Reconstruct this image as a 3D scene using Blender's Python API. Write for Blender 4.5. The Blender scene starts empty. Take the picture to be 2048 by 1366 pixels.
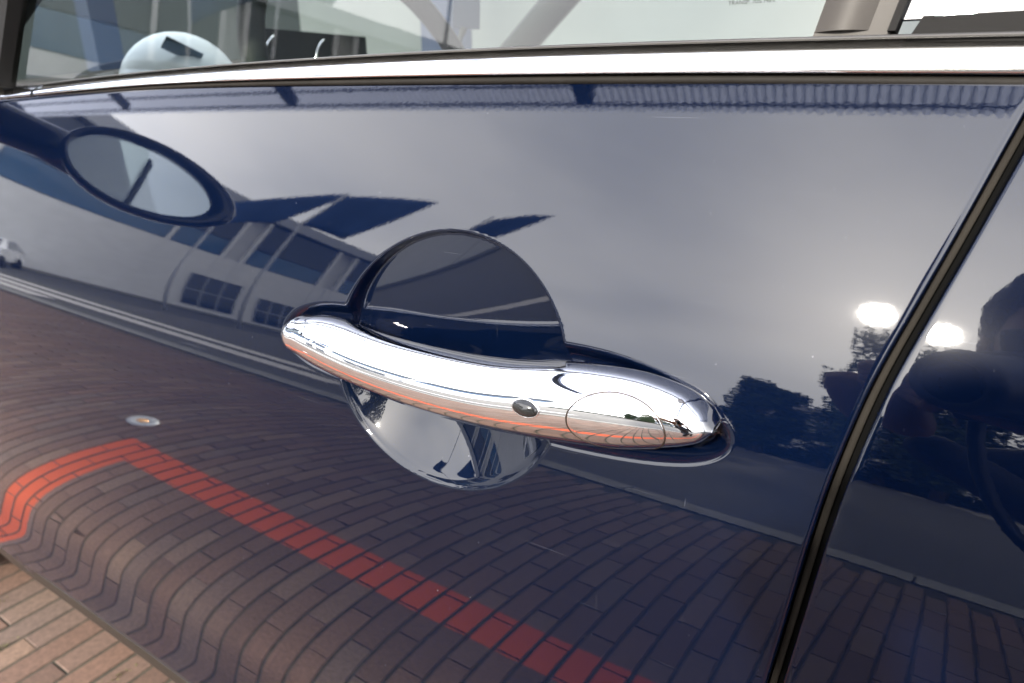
import bpy, bmesh, math, random
import numpy as np
from mathutils import Vector, Matrix, Quaternion
rad = math.radians
random.seed(7); RNG = np.random.default_rng(7)
SC = bpy.context.scene
COL = SC.collection

# ------------------------------------------------------------------ camera
CAM_Z = 0.955
yaw, pitch, roll = rad(32.8), rad(20.0), rad(0.4)
fw = Vector((-math.sin(yaw)*math.cos(pitch), math.cos(yaw)*math.cos(pitch), -math.sin(pitch)))
r0 = Vector((math.cos(yaw), math.sin(yaw), 0)); d0 = fw.cross(r0)
rx = r0*math.cos(roll) + d0*math.sin(roll); dn = d0*math.cos(roll) - r0*math.sin(roll)
cam = bpy.data.cameras.new('camera'); cam_o = bpy.data.objects.new('camera', cam); COL.objects.link(cam_o)
up = -dn; bk = -fw
cam_o.matrix_world = Matrix(((rx.x, up.x, bk.x, 0), (rx.y, up.y, bk.y, 0), (rx.z, up.z, bk.z, CAM_Z), (0, 0, 0, 1)))
cam.sensor_width = 36; cam.lens = 24.0; cam.clip_start = 0.01; cam.clip_end = 2000
cam.dof.use_dof = True; cam.dof.focus_distance = 0.305; cam.dof.aperture_fstop = 13
SC.camera = cam_o

# ------------------------------------------------------------------ light
SUN_DIR = Vector((-0.042, -1.0, 0.49)).normalized()
sun_el = math.asin(SUN_DIR.z)
W = bpy.data.worlds.new('World'); SC.world = W; W.use_nodes = True
nt = W.node_tree; nt.nodes.clear()
def N(t, kind, **kw):
    n = t.nodes.new(kind)
    for k, v in kw.items(): setattr(n, k, v)
    return n
out = N(nt, 'ShaderNodeOutputWorld'); bg = N(nt, 'ShaderNodeBackground'); bg.inputs[1].default_value = 0.1
sky = N(nt, 'ShaderNodeTexSky', sky_type='NISHITA'); sky.sun_disc = False
sky.sun_elevation = sun_el; sky.sun_rotation = math.atan2(SUN_DIR.x, SUN_DIR.y)
tc = N(nt, 'ShaderNodeTexCoord'); mp = N(nt, 'ShaderNodeMapping'); mp.inputs['Scale'].default_value = (1.0, 1.0, 2.6)
n1 = N(nt, 'ShaderNodeTexNoise'); n1.inputs['Scale'].default_value = 2.2; n1.inputs['Detail'].default_value = 6; n1.inputs['Roughness'].default_value = .55
n2 = N(nt, 'ShaderNodeTexNoise'); n2.inputs['Scale'].default_value = 2.1; n2.inputs['Detail'].default_value = 5; n2.inputs['Roughness'].default_value = .42
nt.links.new(tc.outputs['Generated'], mp.inputs[0]); nt.links.new(mp.outputs[0], n1.inputs[0]); nt.links.new(mp.outputs[0], n2.inputs[0])
cr = N(nt, 'ShaderNodeValToRGB'); cr.color_ramp.elements[0].position = .33; cr.color_ramp.elements[0].color = (.84, .84, .84, 1)
cr.color_ramp.elements[1].position = .55; cr.color_ramp.elements[1].color = (1, 1, 1, 1)
cc = N(nt, 'ShaderNodeValToRGB'); cc.color_ramp.elements[0].position = .25; cc.color_ramp.elements[0].color = (15.6, 16.1, 17.6, 1)
cc.color_ramp.elements[1].position = .78; cc.color_ramp.elements[1].color = (23.8, 23.3, 22.8, 1)
mx = N(nt, 'ShaderNodeMixRGB')
nt.links.new(n1.outputs[0], cr.inputs[0]); nt.links.new(n2.outputs[0], cc.inputs[0])
nt.links.new(cr.outputs[0], mx.inputs[0]); nt.links.new(sky.outputs[0], mx.inputs[1]); nt.links.new(cc.outputs[0], mx.inputs[2])
vd = N(nt, 'ShaderNodeVectorMath', operation='DOT_PRODUCT'); vd.inputs[1].default_value = SUN_DIR; nt.links.new(tc.outputs['Generated'], vd.inputs[0])
mr = N(nt, 'ShaderNodeMapRange'); mr.inputs[1].default_value = .86; mr.inputs[2].default_value = 1.0; nt.links.new(vd.outputs['Value'], mr.inputs[0])
pw = N(nt, 'ShaderNodeMath', operation='POWER'); pw.inputs[1].default_value = 7; nt.links.new(mr.outputs[0], pw.inputs[0])
au = N(nt, 'ShaderNodeMixRGB', blend_type='ADD'); au.inputs[2].default_value = (17, 15.3, 12.5, 1); nt.links.new(pw.outputs[0], au.inputs[0]); nt.links.new(mx.outputs[0], au.inputs[1])
nt.links.new(au.outputs[0], bg.inputs[0]); nt.links.new(bg.outputs[0], out.inputs[0])
sl = bpy.data.lights.new('sun', 'SUN'); sl.energy = 2.4; sl.angle = rad(2.2); sl.color = (1, .93, .82)
so = bpy.data.objects.new('sun', sl); COL.objects.link(so); so.rotation_mode = 'QUATERNION'
so.rotation_quaternion = (-SUN_DIR).to_track_quat('-Z', 'Y')
SC.view_settings.view_transform = 'Standard'; SC.view_settings.look = 'None'
SC.view_settings.exposure = 1.95; SC.view_settings.gamma = 1.0
SC.cycles.max_bounces = 10; SC.cycles.glossy_bounces = 6; SC.cycles.transmission_bounces = 8; SC.cycles.transparent_max_bounces = 12
SC.cycles.sample_clamp_indirect = 6

# ------------------------------------------------------------------ helpers
def tag(o, label=None, cat=None, group=None, kind=None):
    if label: o['label'] = label
    if cat: o['category'] = cat
    if group: o['group'] = group
    if kind: o['kind'] = kind
    return o
def thing(name, label, cat, loc=(0, 0, 0), rz=0, group=None):
    o = bpy.data.objects.new(name, None); COL.objects.link(o); o.location = loc; o.rotation_euler = (0, 0, rz); o.empty_display_size = .1
    return tag(o, label, cat, group)
def mesh_obj(name, verts, faces, mat, parent=None, smooth=False, mats=None):
    me = bpy.data.meshes.new(name); me.from_pydata([tuple(map(float, v)) for v in verts], [], [tuple(map(int, f)) for f in faces]); me.update()
    if mat: me.materials.append(mat)
    if smooth: me.polygons.foreach_set('use_smooth', [True]*len(me.polygons))
    o = bpy.data.objects.new(name, me); COL.objects.link(o)
    if parent: o.parent = parent
    return o
def grid_obj(name, P, mat, parent=None, closed_u=False, closed_v=False, smooth=True, flip=False, caps=False):
    P = np.asarray(P, float); nu, nv = P.shape[:2]
    iu = np.arange(nu if closed_u else nu-1); iv = np.arange(nv if closed_v else nv-1)
    a, b = np.meshgrid(iu, iv, indexing='ij'); a2 = (a+1) % nu; b2 = (b+1) % nv
    F = np.stack([a*nv+b, a2*nv+b, a2*nv+b2, a*nv+b2], -1).reshape(-1, 4)
    if flip: F = F[:, ::-1]
    me = bpy.data.meshes.new(name)
    V = P.reshape(-1, 3)
    me.vertices.add(len(V)); me.vertices.foreach_set('co', V.ravel())
    loops = F.ravel().tolist(); starts = list(range(0, len(loops), 4)); 
    extra = []
    if caps and closed_v:
        extra = [list(range(nv))[::-1], [(nu-1)*nv+k for k in range(nv)]]
        if flip: extra = [e[::-1] for e in extra]
        for e in extra: starts.append(len(loops)); loops += e
    me.loops.add(len(loops)); me.loops.foreach_set('vertex_index', loops)
    me.polygons.add(len(starts)); me.polygons.foreach_set('loop_start', starts)
    me.polygons.foreach_set('use_smooth', [smooth]*len(starts))
    me.update(calc_edges=True); me.validate()
    if mat: me.materials.append(mat)
    o = bpy.data.objects.new(name, me); COL.objects.link(o)
    if parent: o.parent = parent
    return o
class MB:
    def __init__(s): s.v = []; s.f = []
    def box(s, x0, x1, y0, y1, z0, z1):
        b = len(s.v); s.v += [(x, y, z) for z in (z0, z1) for x, y in ((x0, y0), (x1, y0), (x1, y1), (x0, y1))]
        s.f += [tuple(b+k for k in q) for q in ((3, 2, 1, 0), (4, 5, 6, 7), (0, 1, 5, 4), (1, 2, 6, 5), (2, 3, 7, 6), (3, 0, 4, 7))]; return s
    def obox(s, c, ax, h):
        b = len(s.v); c = np.array(c, float); A = [np.array(a, float) for a in ax]
        for sz in (-1, 1):
            for sx, sy in ((-1, -1), (1, -1), (1, 1), (-1, 1)): s.v.append(tuple(c+A[0]*h[0]*sx+A[1]*h[1]*sy+A[2]*h[2]*sz))
        s.f += [tuple(b+k for k in q) for q in ((3, 2, 1, 0), (4, 5, 6, 7), (0, 1, 5, 4), (1, 2, 6, 5), (2, 3, 7, 6), (3, 0, 4, 7))]; return s
    def tube(s, pts, r, n=10, cap=True):
        pts = [Vector(p) for p in pts]; rs = r if isinstance(r, (list, tuple)) else [r]*len(pts); b0 = len(s.v); pu = None
        for k, p in enumerate(pts):
            t = (pts[min(k+1, len(pts)-1)]-pts[max(k-1, 0)]).normalized()
            if pu is None: pu = t.orthogonal().normalized()
            pu = (pu - t*pu.dot(t)).normalized(); w = t.cross(pu)
            for j in range(n):
                a = 2*math.pi*j/n; s.v.append(tuple(p+(pu*math.cos(a)+w*math.sin(a))*rs[k]))
        for k in range(len(pts)-1):
            for j in range(n):
                a = b0+k*n+j; c = b0+k*n+(j+1) % n; s.f.append((a, c, c+n, a+n))
        if cap: s.f.append(tuple(b0+j for j in range(n))[::-1]); s.f.append(tuple(b0+(len(pts)-1)*n+j for j in range(n)))
        return s
    def lathe(s, prof, M=Matrix(), n=24):
        b = len(s.v)
        for r, z in prof:
            for j in range(n):
                a = 2*math.pi*j/n; s.v.append(tuple(M @ Vector((r*math.cos(a), r*math.sin(a), z))))
        for k in range(len(prof)-1):
            for j in range(n):
                a = b+k*n+j; c = b+k*n+(j+1) % n; s.f.append((a, c, c+n, a+n))
        return s
    def ell(s, c, r, n=16, m=10, M=None):
        b = len(s.v); M = M or Matrix.Identity(3); c = Vector(c)
        for i in range(m+1):
            t = math.pi*i/m
            for j in range(n):
                a = 2*math.pi*j/n
                s.v.append(tuple(c+M @ Vector((r[0]*math.sin(t)*math.cos(a), r[1]*math.sin(t)*math.sin(a), r[2]*math.cos(t)))))
        for i in range(m):
            for j in range(n):
                a = b+i*n+j; c2 = b+i*n+(j+1) % n; s.f.append((a, a+n, c2+n, c2))
        return s
    def poly(s, pts):
        b = len(s.v); s.v += [tuple(p) for p in pts]; s.f.append(tuple(range(b, b+len(pts)))); return s
    def prism(s, poly, vec):
        b = len(s.v); n = len(poly); vec = np.array(vec, float)
        s.v += [tuple(p) for p in poly]+[tuple(np.array(p, float)+vec) for p in poly]
        s.f.append(tuple(b+k for k in range(n))[::-1]); s.f.append(tuple(b+n+k for k in range(n)))
        for k in range(n): s.f.append((b+k, b+(k+1) % n, b+n+(k+1) % n, b+n+k))
        return s
    def build(s, name, mat, parent=None, smooth=False): return mesh_obj(name, s.v, s.f, mat, parent, smooth)

# ------------------------------------------------------------------ materials
def mat(name, base, rough=.5, metal=0, noise=0, nscale=8, bump=0, bscale=60, **kw):
    m = bpy.data.materials.new(name); m.use_nodes = True; t = m.node_tree; b = t.nodes['Principled BSDF']
    b.inputs['Base Color'].default_value = (*base, 1); b.inputs['Roughness'].default_value = rough; b.inputs['Metallic'].default_value = metal
    for k, v in kw.items(): b.inputs[k.replace('_', ' ')].default_value = v
    if noise or bump:
        co = N(t, 'ShaderNodeTexCoord')
    if noise:
        n = N(t, 'ShaderNodeTexNoise'); n.inputs['Scale'].default_value = nscale; n.inputs['Detail'].default_value = 6
        r = N(t, 'ShaderNodeValToRGB'); lo = [max(0, c*(1-noise)) for c in base]; hi = [min(1, c*(1+noise)) for c in base]
        r.color_ramp.elements[0].position = .3; r.color_ramp.elements[0].color = (*lo, 1); r.color_ramp.elements[1].position = .7; r.color_ramp.elements[1].color = (*hi, 1)
        t.links.new(co.outputs['Object'], n.inputs[0]); t.links.new(n.outputs[0], r.inputs[0]); t.links.new(r.outputs[0], b.inputs['Base Color'])
    if bump:
        n = N(t, 'ShaderNodeTexNoise'); n.inputs['Scale'].default_value = bscale; n.inputs['Detail'].default_value = 4
        bp = N(t, 'ShaderNodeBump'); bp.inputs['Strength'].default_value = bump; bp.inputs['Distance'].default_value = .01
        t.links.new(co.outputs['Object'], n.inputs[0]); t.links.new(n.outputs[0], bp.inputs['Height']); t.links.new(bp.outputs[0], b.inputs['Normal'])
    return m
M = {}
# navy car paint: dark base, glossy clear coat with faint orange peel, dust specks
m = mat('navy_paint', (.0006, .0021, .0085), .2); t = m.node_tree; b = t.nodes['Principled BSDF']
b.inputs['Coat Weight'].default_value = 1; b.inputs['Coat Roughness'].default_value = .018; b.inputs['Coat IOR'].default_value = 1.46
b.inputs['Specular IOR Level'].default_value = .0035
co = N(t, 'ShaderNodeTexCoord')
n = N(t, 'ShaderNodeTexNoise'); n.inputs['Scale'].default_value = 520; n.inputs['Detail'].default_value = 1
bp = N(t, 'ShaderNodeBump'); bp.inputs['Strength'].default_value = .0045; bp.inputs['Distance'].default_value = .0006
t.links.new(co.outputs['Object'], n.inputs[0]); t.links.new(n.outputs[0], bp.inputs['Height']); t.links.new(bp.outputs[0], b.inputs['Coat Normal'])
v = N(t, 'ShaderNodeTexVoronoi'); v.inputs['Scale'].default_value = 130
vr = N(t, 'ShaderNodeValToRGB'); vr.color_ramp.elements[0].position = .018; vr.color_ramp.elements[0].color = (.16, .16, .17, 1)
vr.color_ramp.elements[1].position = .05; vr.color_ramp.elements[1].color = (0, 0, 0, 1)
n3 = N(t, 'ShaderNodeTexNoise'); n3.inputs['Scale'].default_value = 37; n3.inputs['Detail'].default_value = 3
n3r = N(t, 'ShaderNodeValToRGB'); n3r.color_ramp.elements[0].position = .53; n3r.color_ramp.elements[0].color = (0, 0, 0, 1); n3r.color_ramp.elements[1].position = .62; n3r.color_ramp.elements[1].color = (1, 1, 1, 1)
mu = N(t, 'ShaderNodeMixRGB', blend_type='MULTIPLY'); mu.inputs[0].default_value = 1
ad = N(t, 'ShaderNodeMixRGB', blend_type='ADD'); ad.inputs[0].default_value = 1; ad.inputs[1].default_value = (.0006, .0021, .0085, 1)
for a, c in ((co.outputs['Object'], v.inputs[0]), (v.outputs[0], vr.inputs[0]), (co.outputs['Object'], n3.inputs[0]), (n3.outputs[0], n3r.inputs[0]), (vr.outputs[0], mu.inputs[1]), (n3r.outputs[0], mu.inputs[2]), (mu.outputs[0], ad.inputs[2]), (ad.outputs[0], b.inputs['Base Color'])): t.links.new(a, c)
prev = ad.outputs[0]
for rz_, sc_, lo in ((.55, (16, 800, 800), .755), (-.5, (800, 800, 20), .77)):
    mp_ = N(t, 'ShaderNodeMapping'); mp_.inputs['Rotation'].default_value = (0, rz_, 0); mp_.inputs['Scale'].default_value = sc_
    nn_ = N(t, 'ShaderNodeTexNoise'); nn_.inputs['Scale'].default_value = 1; nn_.inputs['Detail'].default_value = 1
    rr2 = N(t, 'ShaderNodeValToRGB'); rr2.color_ramp.elements[0].position = lo; rr2.color_ramp.elements[0].color = (0, 0, 0, 1); rr2.color_ramp.elements[1].position = lo+.06; rr2.color_ramp.elements[1].color = (.012, .0125, .0135, 1)
    a2 = N(t, 'ShaderNodeMixRGB', blend_type='ADD'); a2.inputs[0].default_value = 1
    t.links.new(co.outputs['Object'], mp_.inputs[0]); t.links.new(mp_.outputs[0], nn_.inputs[0]); t.links.new(nn_.outputs[0], rr2.inputs[0]); t.links.new(prev, a2.inputs[1]); t.links.new(rr2.outputs[0], a2.inputs[2]); prev = a2.outputs[0]
t.links.new(prev, b.inputs['Base Color'])
M['paint'] = m
M['chrome'] = mat('polished_chrome', (.86, .86, .87), .025, 1)
M['chrome_trim'] = mat('satin_chrome', (.84, .84, .83), .13, 1)
M['rubber'] = mat('black_rubber', (.010, .0095, .009), .7, bump=.03, bscale=900, Specular_IOR_Level=.08)
M['rubber_brown'] = mat('dusty_rubber', (.008, .0066, .0052), .7, noise=.25, nscale=60, bump=.04, bscale=700, Specular_IOR_Level=.2)
M['shut_rubber'] = mat('shut_line_rubber', (.017, .0145, .0115), .75, noise=.3, nscale=25, Specular_IOR_Level=.15)
M['lip_rubber'] = mat('grey_seal', (.045, .043, .041), .5, Specular_IOR_Level=.3, noise=.15, nscale=30)
M['seam'] = mat('dark_seam', (.06, .045, .035), .3, .8)
M['gloss_black'] = mat('gloss_black', (.008, .008, .009), .06)
M['pillar'] = mat('pillar_gloss', (.030, .0255, .021), .5, Specular_IOR_Level=.25, noise=.3, nscale=12)
M['sill'] = mat('sill_plastic', (.019, .0155, .0125), .5, bump=.1, bscale=500, Specular_IOR_Level=.2)
M['lens'] = mat('sensor_lens', (.012, .012, .012), .12)
M['mirror'] = mat('mirror_glass', (.52, .60, .66), .01, 1)
M['print'] = mat('grey_print', (.02, .022, .02), .7)
M['dash'] = mat('dark_plastic', (.012, .015, .014), .6, bump=.1, bscale=300, Specular_IOR_Level=.2)
M['dash_green'] = mat('grey_plastic', (.075, .095, .085), .55)
M['pale'] = mat('pale_plastic', (.62, .66, .66), .45, noise=.06, nscale=9)
M['label'] = mat('label_grey', (.05, .075, .085), .5)
M['fabric'] = mat('seat_fabric', (.03, .03, .03), .85, bump=.2, bscale=400)
g = bpy.data.materials.new('tinted_glass'); g.use_nodes = True; t = g.node_tree; t.nodes.clear()
o_ = N(t, 'ShaderNodeOutputMaterial'); mix = N(t, 'ShaderNodeMixShader'); tr = N(t, 'ShaderNodeBsdfTransparent'); tr.inputs[0].default_value = (.72, .78, .72, 1)
gl = N(t, 'ShaderNodeBsdfGlossy'); gl.inputs['Roughness'].default_value = .0; fr = N(t, 'ShaderNodeFresnel'); fr.inputs[0].default_value = 1.55
for a, c in ((fr.outputs[0], mix.inputs[0]), (tr.outputs[0], mix.inputs[1]), (gl.outputs[0], mix.inputs[2]), (mix.outputs[0], o_.inputs[0])): t.links.new(a, c)
M['glass'] = g

# ------------------------------------------------------------------ door surface
ZK = np.array([.30, .36, .385, .405, .425, .445, .465, .49, .52, .56, .62, .68, .74, .80, .86, .92, .96])
EL = np.array([-0.0998, -0.0546, -0.0255, -0.0133, -0.0047, -0.0674, -0.1068, -0.1880, -0.2370, -0.2210, -0.1608, -0.0951, -0.0210, 0.1025, 0.32, 0.3883, 0.3844])
def spline(zk, vv):
    n_ = len(zk); h = np.diff(zk); A = np.zeros((n_, n_)); bb = np.zeros(n_); A[0, 0] = A[-1, -1] = 1
    for k in range(1, n_-1):
        A[k, k-1] = h[k-1]; A[k, k] = 2*(h[k-1]+h[k]); A[k, k+1] = h[k]; bb[k] = 6*((vv[k+1]-vv[k])/h[k]-(vv[k]-vv[k-1])/h[k-1])
    mm = np.linalg.solve(A, bb)
    def ev(z):
        z = np.clip(z, zk[0], zk[-1]); k = np.clip(np.searchsorted(zk, z)-1, 0, n_-2); hh = h[k]; a = (zk[k+1]-z)/hh; c = (z-zk[k])/hh
        return a*vv[k]+c*vv[k+1]+((a**3-a)*mm[k]+(c**3-c)*mm[k+1])*hh**2/6
    return ev
ZZ = np.linspace(.2, 1.0, 1601); el_ = spline(ZK, EL)(ZZ)
gk = np.exp(-np.linspace(-2.5, 2.5, 111)**2/2); gk /= gk.sum(); els = np.convolve(np.pad(el_, 55, mode='edge'), gk, 'valid')
wz = np.clip((.66-ZZ)/.10, 0, 1); sl_ = np.tan(el_*(1-wz)+els*wz)
YY = np.concatenate([[0], np.cumsum((sl_[1:]+sl_[:-1])/2*np.diff(ZZ))]); YY -= np.interp(.955, ZZ, YY)
DOOR_Y, KAP, X1 = .2802, .0451, -.25
def ysurf(x, z): return DOOR_Y+np.interp(z, ZZ, YY)+KAP/2*(x-X1)**2
GAPZ = np.array([.36, .62, .69, .7358, .7824, .8215, .8406, .8605, .8821, .9094, .9422, .97])
GAPX = np.array([-.033, -.033, -.030, -.0259, -.0215, -.0173, -.0142, -.0100, -.0037, .0048, .0146, .0230])
_gs = spline(GAPZ, GAPX)
def gapx(z): return _gs(np.asarray(z, float))
# belt line curves along x
BX = np.array([-1.05, -.69, -.467, -.30, -.18, -.073, .01, .40])
BB = np.array([.941, .9535, .9618, .9632, .9628, .9615, .9596, .948])   # chrome lower edge
BT = np.array([.946, .9612, .9702, .9733, .9738, .9727, .9712, .960])   # chrome upper edge
_bb, _bt = spline(BX, BB), spline(BX, BT)
# recess outline round the handle (x, z)
REC = np.array([(-.253, .8518), (-.2768, .8501), (-.2955, .8434), (-.3045, .8324), (-.2997, .8234), (-.2851, .8164), (-.2694, .814), (-.2561, .8132), (-.22, .812), (-.16, .811), (-.1285, .8112), (-.1105, .8122), (-.0948, .8137), (-.078, .8163), (-.0645, .8201), (-.0558, .826), (-.0540, .8322), (-.0587, .8385), (-.0686, .845), (-.0835, .8505), (-.1011, .8537), (-.117, .8547), (-.1298, .8545), (-.16, .854), (-.22, .853)])
def chaikin(P, it=3):
    for _ in range(it):
        Q = np.roll(P, -1, 0); P = np.stack([P*.75+Q*.25, P*.25+Q*.75], 1).reshape(-1, 2)
    return P
RECS = chaikin(REC, 5)
def sdist(x, z, P):
    px = np.stack([x.ravel(), z.ravel()], 1); A = P; B = np.roll(P, -1, 0); best = np.full(len(px), 1e9); ins = np.zeros(len(px), bool)
    for a, c in zip(A, B):
        e = c-a; w = px-a; tt = np.clip((w@e)/(e@e), 0, 1); d = w-tt[:, None]*e; best = np.minimum(best, np.einsum('ij,ij->i', d, d))
        c1 = (a[1] > px[:, 1]) != (c[1] > px[:, 1])
        with np.errstate(divide='ignore', invalid='ignore'): xi = (c[0]-a[0])*(px[:, 1]-a[1])/(c[1]-a[1])+a[0]
        ins ^= c1 & (px[:, 0] < xi)
    return (np.sqrt(best)*np.where(ins, 1, -1)).reshape(x.shape)
CUP = (-.1931, .8332, .0676, .0604)
def smax(a, c, k):
    h = np.clip(.5+.5*(a-c)/k, 0, 1); return c*(1-h)+a*h+k*h*(1-h)
def sstep(t): t = np.clip(t, 0, 1); return t*t*(3-2*t)
def recess(x, z):
    near = (x > -.32) & (x < -.04) & (z > .795) & (z < .870)
    s = np.full(x.shape, -1.0); s[near] = sdist(x[near], z[near], RECS)
    d1 = .0064*sstep((s+.0012)/.0085)
    u = (x-CUP[0])/CUP[2]; w = (z-CUP[1])/CUP[3]; r2 = u*u+w*w
    ztop = CUP[1]+CUP[3]
    upper = .0035+(.0125+.075*(x+.205))*np.clip((ztop-z)/(ztop-.842), 0, 1.3)
    lower = .0215*(1-r2)
    wl = sstep((.842-z)/.022)
    steep = .17*(1-r2)
    flo = upper*(1-wl)+lower*wl
    bowl = -smax(-flo, -steep, .0028)
    dd = smax(bowl, np.zeros_like(bowl), .0030)-.0
    dd = np.where(r2 > 1.25, 0, dd)
    return (d1**4+dd**4)**.25

car = thing('car', 'dark navy blue car with chrome door handle seen close up from its left side', 'car', (0, 0, 0))
# --- door skin: tensor grid, fine round the handle, edge rolled in at the shut line
xs = np.unique(np.concatenate([np.arange(-1.035, -.33, .006), np.arange(-.33, -.045, .0008)]))
xedge = np.linspace(0, 1, 40)[1:]**.8
zs = np.unique(np.round(np.concatenate([np.linspace(.376, .755, 150), np.arange(.755, .905, .0008), np.linspace(.905, .957, 34)]), 6))
zt_norm = (zs-zs[0])/(zs[-1]-zs[0])
XG = np.zeros((len(zs), len(xs)+len(xedge))); 
XE = gapx(zs)-.0046
XG[:, :len(xs)] = xs[None]; XG[:, len(xs):] = xs[-1]+(XE-xs[-1])[:, None]*xedge[None]
# rows: bottom follows sill, top follows the belt
zlow = np.interp(XG, [-1.0616, -.8976, -.7661, -.6568, -.5724], [.3544, .3688, .3771, .3817, .3834]); ztop = _bb(XG)-.0022
ZG = zs[:, None]*np.ones_like(XG)
kl = np.clip((.60-ZG)/(.60-zs[0]), 0, 1); ZG = ZG+(zlow-zs[0])*kl
kh = np.clip((ZG-.905)/(zs[-1]-.905), 0, 1); ZG = ZG+(ztop-zs[-1])*kh
def frontcut(z): return np.interp(z, [.350, .364, .376, .399, .43], [-.935, -.972, -1.011, -1.037, -1.040])
wl_ = XG < -.90; xl_ = frontcut(ZG); XG = np.where(wl_, xl_+(XG+1.035)/.135*(-.90-xl_), XG)
YG = ysurf(XG, ZG)+recess(XG, ZG)
def roll_edge(P, width=.0022, depth=.014, left=False):
    # append rolled hem past last column
    out_ = []
    e = P[:, -1].copy()
    for k in range(1, 9):
        a = k/8*math.pi/2; q = e.copy(); q[:, 0] += (width*math.sin(a))*(-1 if left else 1); q[:, 1] += width*(1-math.cos(a)); out_.append(q)
    q = out_[-1].copy(); q[:, 1] += depth; out_.append(q)
    return np.concatenate([P, np.stack(out_, 1)], 1)
DP = np.stack([XG, YG, ZG], -1)
DP = roll_edge(DP)
# rolled top and bottom hems
def hem_rows(P, dy, dz, n_=6):
    e = P[-1].copy(); rows = []
    for k in range(1, n_+1):
        a = k/n_*math.pi/2; q = e.copy(); q[:, 2] += dz*math.sin(a); q[:, 1] += dy*(1-math.cos(a)); rows.append(q)
    q = rows[-1].copy(); q[:, 1] += .01; rows.append(q)
    return np.concatenate([P, np.stack(rows, 0)], 0)
DP = hem_rows(DP, .003, .0022); DP = hem_rows(DP[::-1], .003, -.003)[::-1]
door = grid_obj('door_panel', DP, M['paint'], car)
# --- front fender ahead of the door (mostly out of frame)
xf = np.linspace(-1.9, -1.0415, 60); zf = np.linspace(.352, .955, 60)
XF, ZF = np.meshgrid(xf, zf); xe_ = frontcut(ZF)-.0045; XF = np.where(XF > -1.2, -1.2+(XF+1.2)/(-1.0415+1.2)*(xe_+1.2), XF)
ZF = ZF+(_bb(np.clip(XF, -1.05, .4))-.957)*np.clip((ZF-.8)/.15, 0, 1)
grid_obj('front_fender', np.stack([XF, ysurf(np.maximum(XF, -1.1), ZF)+.25*np.maximum(0, -1.1-XF)**2, ZF], -1), M['paint'], car)
# --- rear quarter panel behind the shut line, slight haunch
xq = np.concatenate([np.linspace(0, .04, 30), np.linspace(.045, .75, 70)]); zq = np.linspace(.36, .957, 150)
ZQ, TQ = np.meshgrid(zq, xq, indexing='ij'); XQ = gapx(ZQ)+.0040+TQ
ZQ = ZQ+(_bb(np.clip(XQ, -1, .4))-.0022-.957)*np.clip((ZQ-.905)/.052, 0, 1)
YQ = ysurf(XQ, ZQ)-.040*TQ+.03*TQ**2-.012*TQ*(ZQ-.85)
QP = np.stack([XQ, YQ, ZQ], -1); QP = roll_edge(QP[:, ::-1], width=.0011, left=True)[:, ::-1]; QP = hem_rows(QP, .003, .0022)
grid_obj('quarter_panel', QP, M['paint'], car)
# --- shut line: rubber seal, and the cavity's shade painted as a black ribbon
zg = np.linspace(.37, .956, 90); gx = gapx(zg); yg = ysurf(gx, zg)
prof = [(-.0017, .0130), (-.0017, .0088), (-.0015, .0086), (.0006, .0086), (.0008, .0088), (.0008, .0130)]
grid_obj('door_seal', np.stack([np.stack([gx+a, yg+c, zg], -1) for a, c in prof], 1), M['shut_rubber'], car, flip=True)
grid_obj('gap_shade_ribbon', np.stack([np.stack([gx+a, yg+.013, zg], -1) for a in (-.012, .012)], 1), mat('gap_shade_black', (.0025, .0025, .0025), .8, Specular_IOR_Level=.05), car, smooth=False)
# --- door handle: lofted chrome bar, ends seated in the recess
HX = np.array([-.2922, -.2909, -.2868, -.2770, -.2660, -.2545, -.240, -.222, -.1984, -.1722, -.1559, -.142, -.130, -.120, -.1115, -.0986, -.085, -.0745, -.0670, -.0620, -.0595])
HT = np.array([.8345, .8384, .8422, .8456, .8472, .8474, .8455, .8442, .8440, .8447, .8458, .8478, .8502, .8516, .8524, .8532, .8533, .8514, .8474, .8430, .8390])
HB = np.array([.8316, .8290, .8258, .8228, .8206, .8186, .8168, .8150, .8133, .8131, .8137, .8148, .8162, .8176, .8188, .8206, .8238, .8274, .8308, .8338, .8368])
HF = np.array([.0030, .0062, .0098, .0132, .0150, .0161, .0169, .0175, .0180, .0182, .0182, .0180, .0178, .0175, .0171, .0166, .0156, .0141, .0118, .0082, .0034])
HK = np.array([.0100, .0115, .0130, .0140, .0140, .0120, .0072, .0066, .0062, .0062, .0062, .0066, .0075, .0095, .0110, .0120, .0125, .0125, .0120, .0110, .0095])
hxs = np.concatenate([HX[0]+(1-np.cos(np.linspace(0, math.pi/2, 18)))*.02, np.linspace(HX[0]+.021, HX[-1]-.021, 150), HX[-1]-(1-np.cos(np.linspace(math.pi/2, 0, 18)))*.02])
def pch(xk, yk):   # monotone-ish smooth interpolation
    tk = np.gradient(yk, xk)
    def ev(x):
        k = np.clip(np.searchsorted(xk, x)-1, 0, len(xk)-2); h = xk[k+1]-xk[k]; s = (x-xk[k])/h
        return (2*s**3-3*s**2+1)*yk[k]+(s**3-2*s**2+s)*h*tk[k]+(-2*s**3+3*s**2)*yk[k+1]+(s**3-s**2)*h*tk[k+1]
    return ev
def soft(ev, r=.011):
    xx = np.linspace(HX[0], HX[-1], 1200); k = np.exp(-np.linspace(-2, 2, int(4*r/(xx[1]-xx[0])/2)*2+1)**2/2*1.0); k /= k.sum(); y = ev(xx)
    ys = np.convolve(np.pad(y, len(k)//2, mode='reflect', reflect_type='odd'), k, 'valid'); w = sstep((xx-HX[0]-.006)/.02)*sstep((HX[-1]-.006-xx)/.02)
    yy = y*(1-w)+ys*w
    return lambda x: np.interp(x, xx, yy)
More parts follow.
